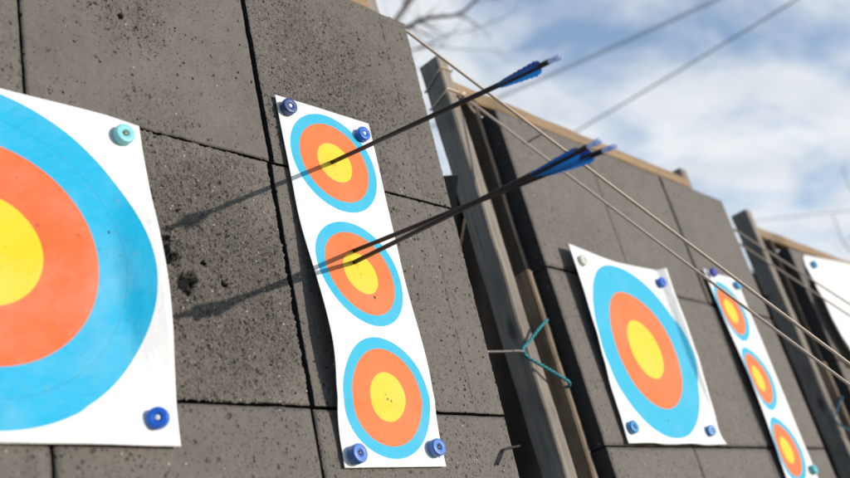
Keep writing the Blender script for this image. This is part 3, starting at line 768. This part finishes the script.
CAB = plastic('cable_sheath', (.42, .45, .49), .6)
def cable(a, b, r, label, twin=0.):
    a, b = Vector(a), Vector(b); d = b - a; A0 = a - d * 1.2; B0 = b + d * 2.0
    bm = bmesh.new(); side = Vector((0, 0, 1))
    for s in ((-.5, .5) if twin else (0,)):
        tube(bm, [A0.lerp(B0, i / 50) + side * s * twin - A0 - Vector((0, 0, .15 * 4 * (i / 50) * (1 - i / 50) - .15 * .9)) for i in range(51)], r, 8)
    o = link('overhead_cable', finish(bm, 'overhead_cable', True), None, CAB); o.location = A0
    tag(o, label, 'cable', 'overhead cables')
cable(ray_w(500, 98, 13), ray_w(700, 6, 11.5), .0065, 'upper twin overhead cable rising across the sky from behind the arrows', .03)
cable(ray_w(582, 129, 13), ray_w(792, 1, 11.5), .0100, 'lower thick overhead cable crossing the sky above the middle stand')
cable(ray_w(755, 221, 30), ray_w(850, 210, 30), .012, 'faint thin distant cable just above the farthest stand')

def backdrop():  # near-black sheet added so the gaps between stands read dark
    X0, X1, Y, H = -.6, 12.6, 2.6, 2.50
    r = thing('dark_backdrop', 'black curtain hung behind the stands, glimpsed beside the posts', 'backdrop', Matrix.Translation((X0, Y, 0)))
    m, nt = new_mat('black_backdrop_mesh')
    tc = N(nt, 'ShaderNodeTexCoord'); n = N(nt, 'ShaderNodeTexNoise'); n.inputs['Scale'].default_value = 5; n.inputs['Detail'].default_value = 6; L(nt, tc.outputs['Object'], n.inputs['Vector'])
    b = N(nt, 'ShaderNodeBsdfPrincipled'); L(nt, MIX(nt, n.outputs['Fac'], (.004, .004, .004), (.011, .010, .010)), b.inputs['Base Color']); b.inputs['Roughness'].default_value = .9; b.inputs['Specular IOR Level'].default_value = .04; out(nt, b.outputs[0])
    bm = bmesh.new(); G = []; nx, nz = 330, 16
    for j in range(nz + 1):
        t = j / nz
        G.append([bm.verts.new(((X1 - X0) * i / nx, (.05 + .03 * (1 - t)) * math.sin(i * .62 + .8 * noise.noise(Vector((i * .07, 0, t)))) + .05 * noise.noise(Vector((i * .05, t * 2, 4))), .04 + t * (H - .04) - .03 * abs(math.sin(i * .157)) * t)) for i in range(nx + 1)])
    for j in range(nz):
        for i in range(nx): bm.faces.new((G[j][i], G[j][i + 1], G[j + 1][i + 1], G[j + 1][i]))
    o = link('cloth', finish(bm, 'cloth', True), r, m); sm = o.modifiers.new('thickness', 'SOLIDIFY'); sm.thickness = .002
    bm = bmesh.new(); tube(bm, [(-.05, 0, H + .005), (X1 - X0 + .05, 0, H + .005)], .006, 8); link('top_wire', finish(bm, 'top_wire'), r, STEEL)
    for k in range(6):
        x = (X1 - X0) * k / 5; bm = bmesh.new(); tube(bm, [(x, .14, -.1), (x, .14, H + .02)], .035, 12); link('pole', finish(bm, 'pole'), r, w_dark)
backdrop()

# ------------------------------------------------------------------ ground
def ground():
    bm = bmesh.new(); R = 1500
    vs = [bm.verts.new((x, y, 0)) for x, y in ((-R, -R), (R, -R), (R, R), (-R, R))]; bm.faces.new(vs)
    m, nt = new_mat('winter_grass')
    tc = N(nt, 'ShaderNodeTexCoord'); n = N(nt, 'ShaderNodeTexNoise'); n.inputs['Scale'].default_value = 2.; n.inputs['Detail'].default_value = 8
    n2 = N(nt, 'ShaderNodeTexNoise'); n2.inputs['Scale'].default_value = 60; n2.inputs['Detail'].default_value = 4
    L(nt, tc.outputs['Object'], n.inputs['Vector']); L(nt, tc.outputs['Object'], n2.inputs['Vector'])
    c = MIX(nt, RANGE(nt, n.outputs['Fac'], .35, .65), (.075, .085, .03), (.14, .12, .06))
    c = MIX(nt, RANGE(nt, n2.outputs['Fac'], .4, .7, 0, .6), c, (.035, .04, .015))
    b = N(nt, 'ShaderNodeBsdfPrincipled'); L(nt, c, b.inputs['Base Color']); b.inputs['Roughness'].default_value = .9
    bp = N(nt, 'ShaderNodeBump'); bp.inputs['Distance'].default_value = .03; L(nt, n2.outputs['Fac'], bp.inputs['Height']); L(nt, bp.outputs[0], b.inputs['Normal'])
    out(nt, b.outputs[0])
    o = link('ground', finish(bm, 'ground'), None, m); o['kind'] = 'structure'
ground()

# ------------------------------------------------------------------ sun and sky
sd = (T1.to_3x3() @ Vector((.40, -.914, .044))).normalized()          # towards the sun, from the arrow shadows
SUN_EL = math.asin(sd.z); SUN_AZ = math.atan2(sd.x, sd.y)
ld = bpy.data.lights.new('sun', 'SUN'); ld.energy = 3.1; ld.angle = math.radians(.5); ld.color = (1, .90, .79)
lo = bpy.data.objects.new('sun', ld); COL.objects.link(lo); lo.rotation_euler = sd.to_track_quat('Z', 'Y').to_euler(); lo.location = (3, -6, 4)

w = bpy.data.worlds.new('World'); S.world = w; w.use_nodes = True
nt = w.node_tree; nt.nodes.clear()
sky = N(nt, 'ShaderNodeTexSky'); sky.sky_type = 'NISHITA'; sky.sun_disc = False
sky.sun_elevation = SUN_EL; sky.sun_rotation = SUN_AZ; sky.air_density = 1.0; sky.dust_density = .3; sky.ozone_density = 2.0
tc = N(nt, 'ShaderNodeTexCoord'); sep = N(nt, 'ShaderNodeSeparateXYZ'); L(nt, tc.outputs['Generated'], sep.inputs[0])
zz = M(nt, 'ADD', M(nt, 'MAXIMUM', sep.outputs[2], 0.), .16)
cmb = N(nt, 'ShaderNodeCombineXYZ'); L(nt, M(nt, 'DIVIDE', sep.outputs[0], zz), cmb.inputs[0]); L(nt, M(nt, 'DIVIDE', sep.outputs[1], zz), cmb.inputs[1])
n1 = N(nt, 'ShaderNodeTexNoise'); n1.inputs['Scale'].default_value = 3.1; n1.inputs['Detail'].default_value = 6; n1.inputs['Roughness'].default_value = .55; n1.inputs['Distortion'].default_value = .25
mp = N(nt, 'ShaderNodeMapping'); mp.inputs['Location'].default_value = (3.7, 1.2, .4); mp.inputs['Rotation'].default_value = (0, 0, .5); mp.inputs['Scale'].default_value = (1, 1.25, 1)
L(nt, cmb.outputs[0], mp.inputs['Vector']); L(nt, mp.outputs[0], n1.inputs['Vector'])
hgt = RANGE(nt, sep.outputs[2], .18, .50, .16, .0)                   # more cloud lower down
away = M(nt, 'ADD', M(nt, 'MULTIPLY', sep.outputs[0], .75), M(nt, 'MULTIPLY', sep.outputs[1], .66))   # cloud kept to the viewed half; the rest left clear to cut fill light
hgt = M(nt, 'ADD', hgt, RANGE(nt, away, -.2, .6, -.40, .0))
cov = RANGE(nt, M(nt, 'ADD', n1.outputs['Fac'], hgt), .38, .62, .12, .97)
n2 = N(nt, 'ShaderNodeTexNoise'); n2.inputs['Scale'].default_value = 5.5; n2.inputs['Detail'].default_value = 4; L(nt, mp.outputs[0], n2.inputs['Vector'])
ccol = MIX(nt, RANGE(nt, n2.outputs['Fac'], .3, .7), (4.0, 4.25, 4.55), (4.85, 5.0, 5.2))
tint = N(nt, 'ShaderNodeMix', data_type='RGBA', blend_type='MULTIPLY'); tint.inputs[0].default_value = 1; tint.inputs[7].default_value = (1.05, 1.08, 1.12, 1); L(nt, sky.outputs[0], tint.inputs[6])
mixc = MIX(nt, cov, tint.outputs[2], ccol)
bg = N(nt, 'ShaderNodeBackground'); bg.inputs['Strength'].default_value = .135; L(nt, mixc, bg.inputs['Color'])
wo = N(nt, 'ShaderNodeOutputWorld'); L(nt, bg.outputs[0], wo.inputs['Surface'])

# ------------------------------------------------------------------ camera
cd = bpy.data.cameras.new('camera'); cam = bpy.data.objects.new('camera', cd); COL.objects.link(cam)
right = Vector((.6881, -.7251, -.0276)); down = Vector((.149, .1784, -.9726)); fwd = Vector((.7102, .6651, .2308))
mw = Matrix.Identity(4)
for i in range(3): mw[i][0] = right[i]; mw[i][1] = -down[i]; mw[i][2] = -fwd[i]
mw.translation = T1 @ C1; cam.matrix_world = mw; set_mat(cam, mw)
cd.sensor_width = 36; cd.lens = 1031 / 850 * 36; cd.clip_start = .02; cd.clip_end = 4000
cd.dof.use_dof = True; cd.dof.focus_distance = 1.79; cd.dof.aperture_fstop = 3.1; cd.dof.aperture_blades = 0
S.camera = cam

S.render.engine = 'CYCLES'
S.view_settings.view_transform = 'Standard'; S.view_settings.look = 'None'; S.view_settings.gamma = 1; S.view_settings.exposure = .42
S.view_settings.use_curve_mapping = False
S.cycles.use_denoising = True; S.cycles.max_bounces = 8
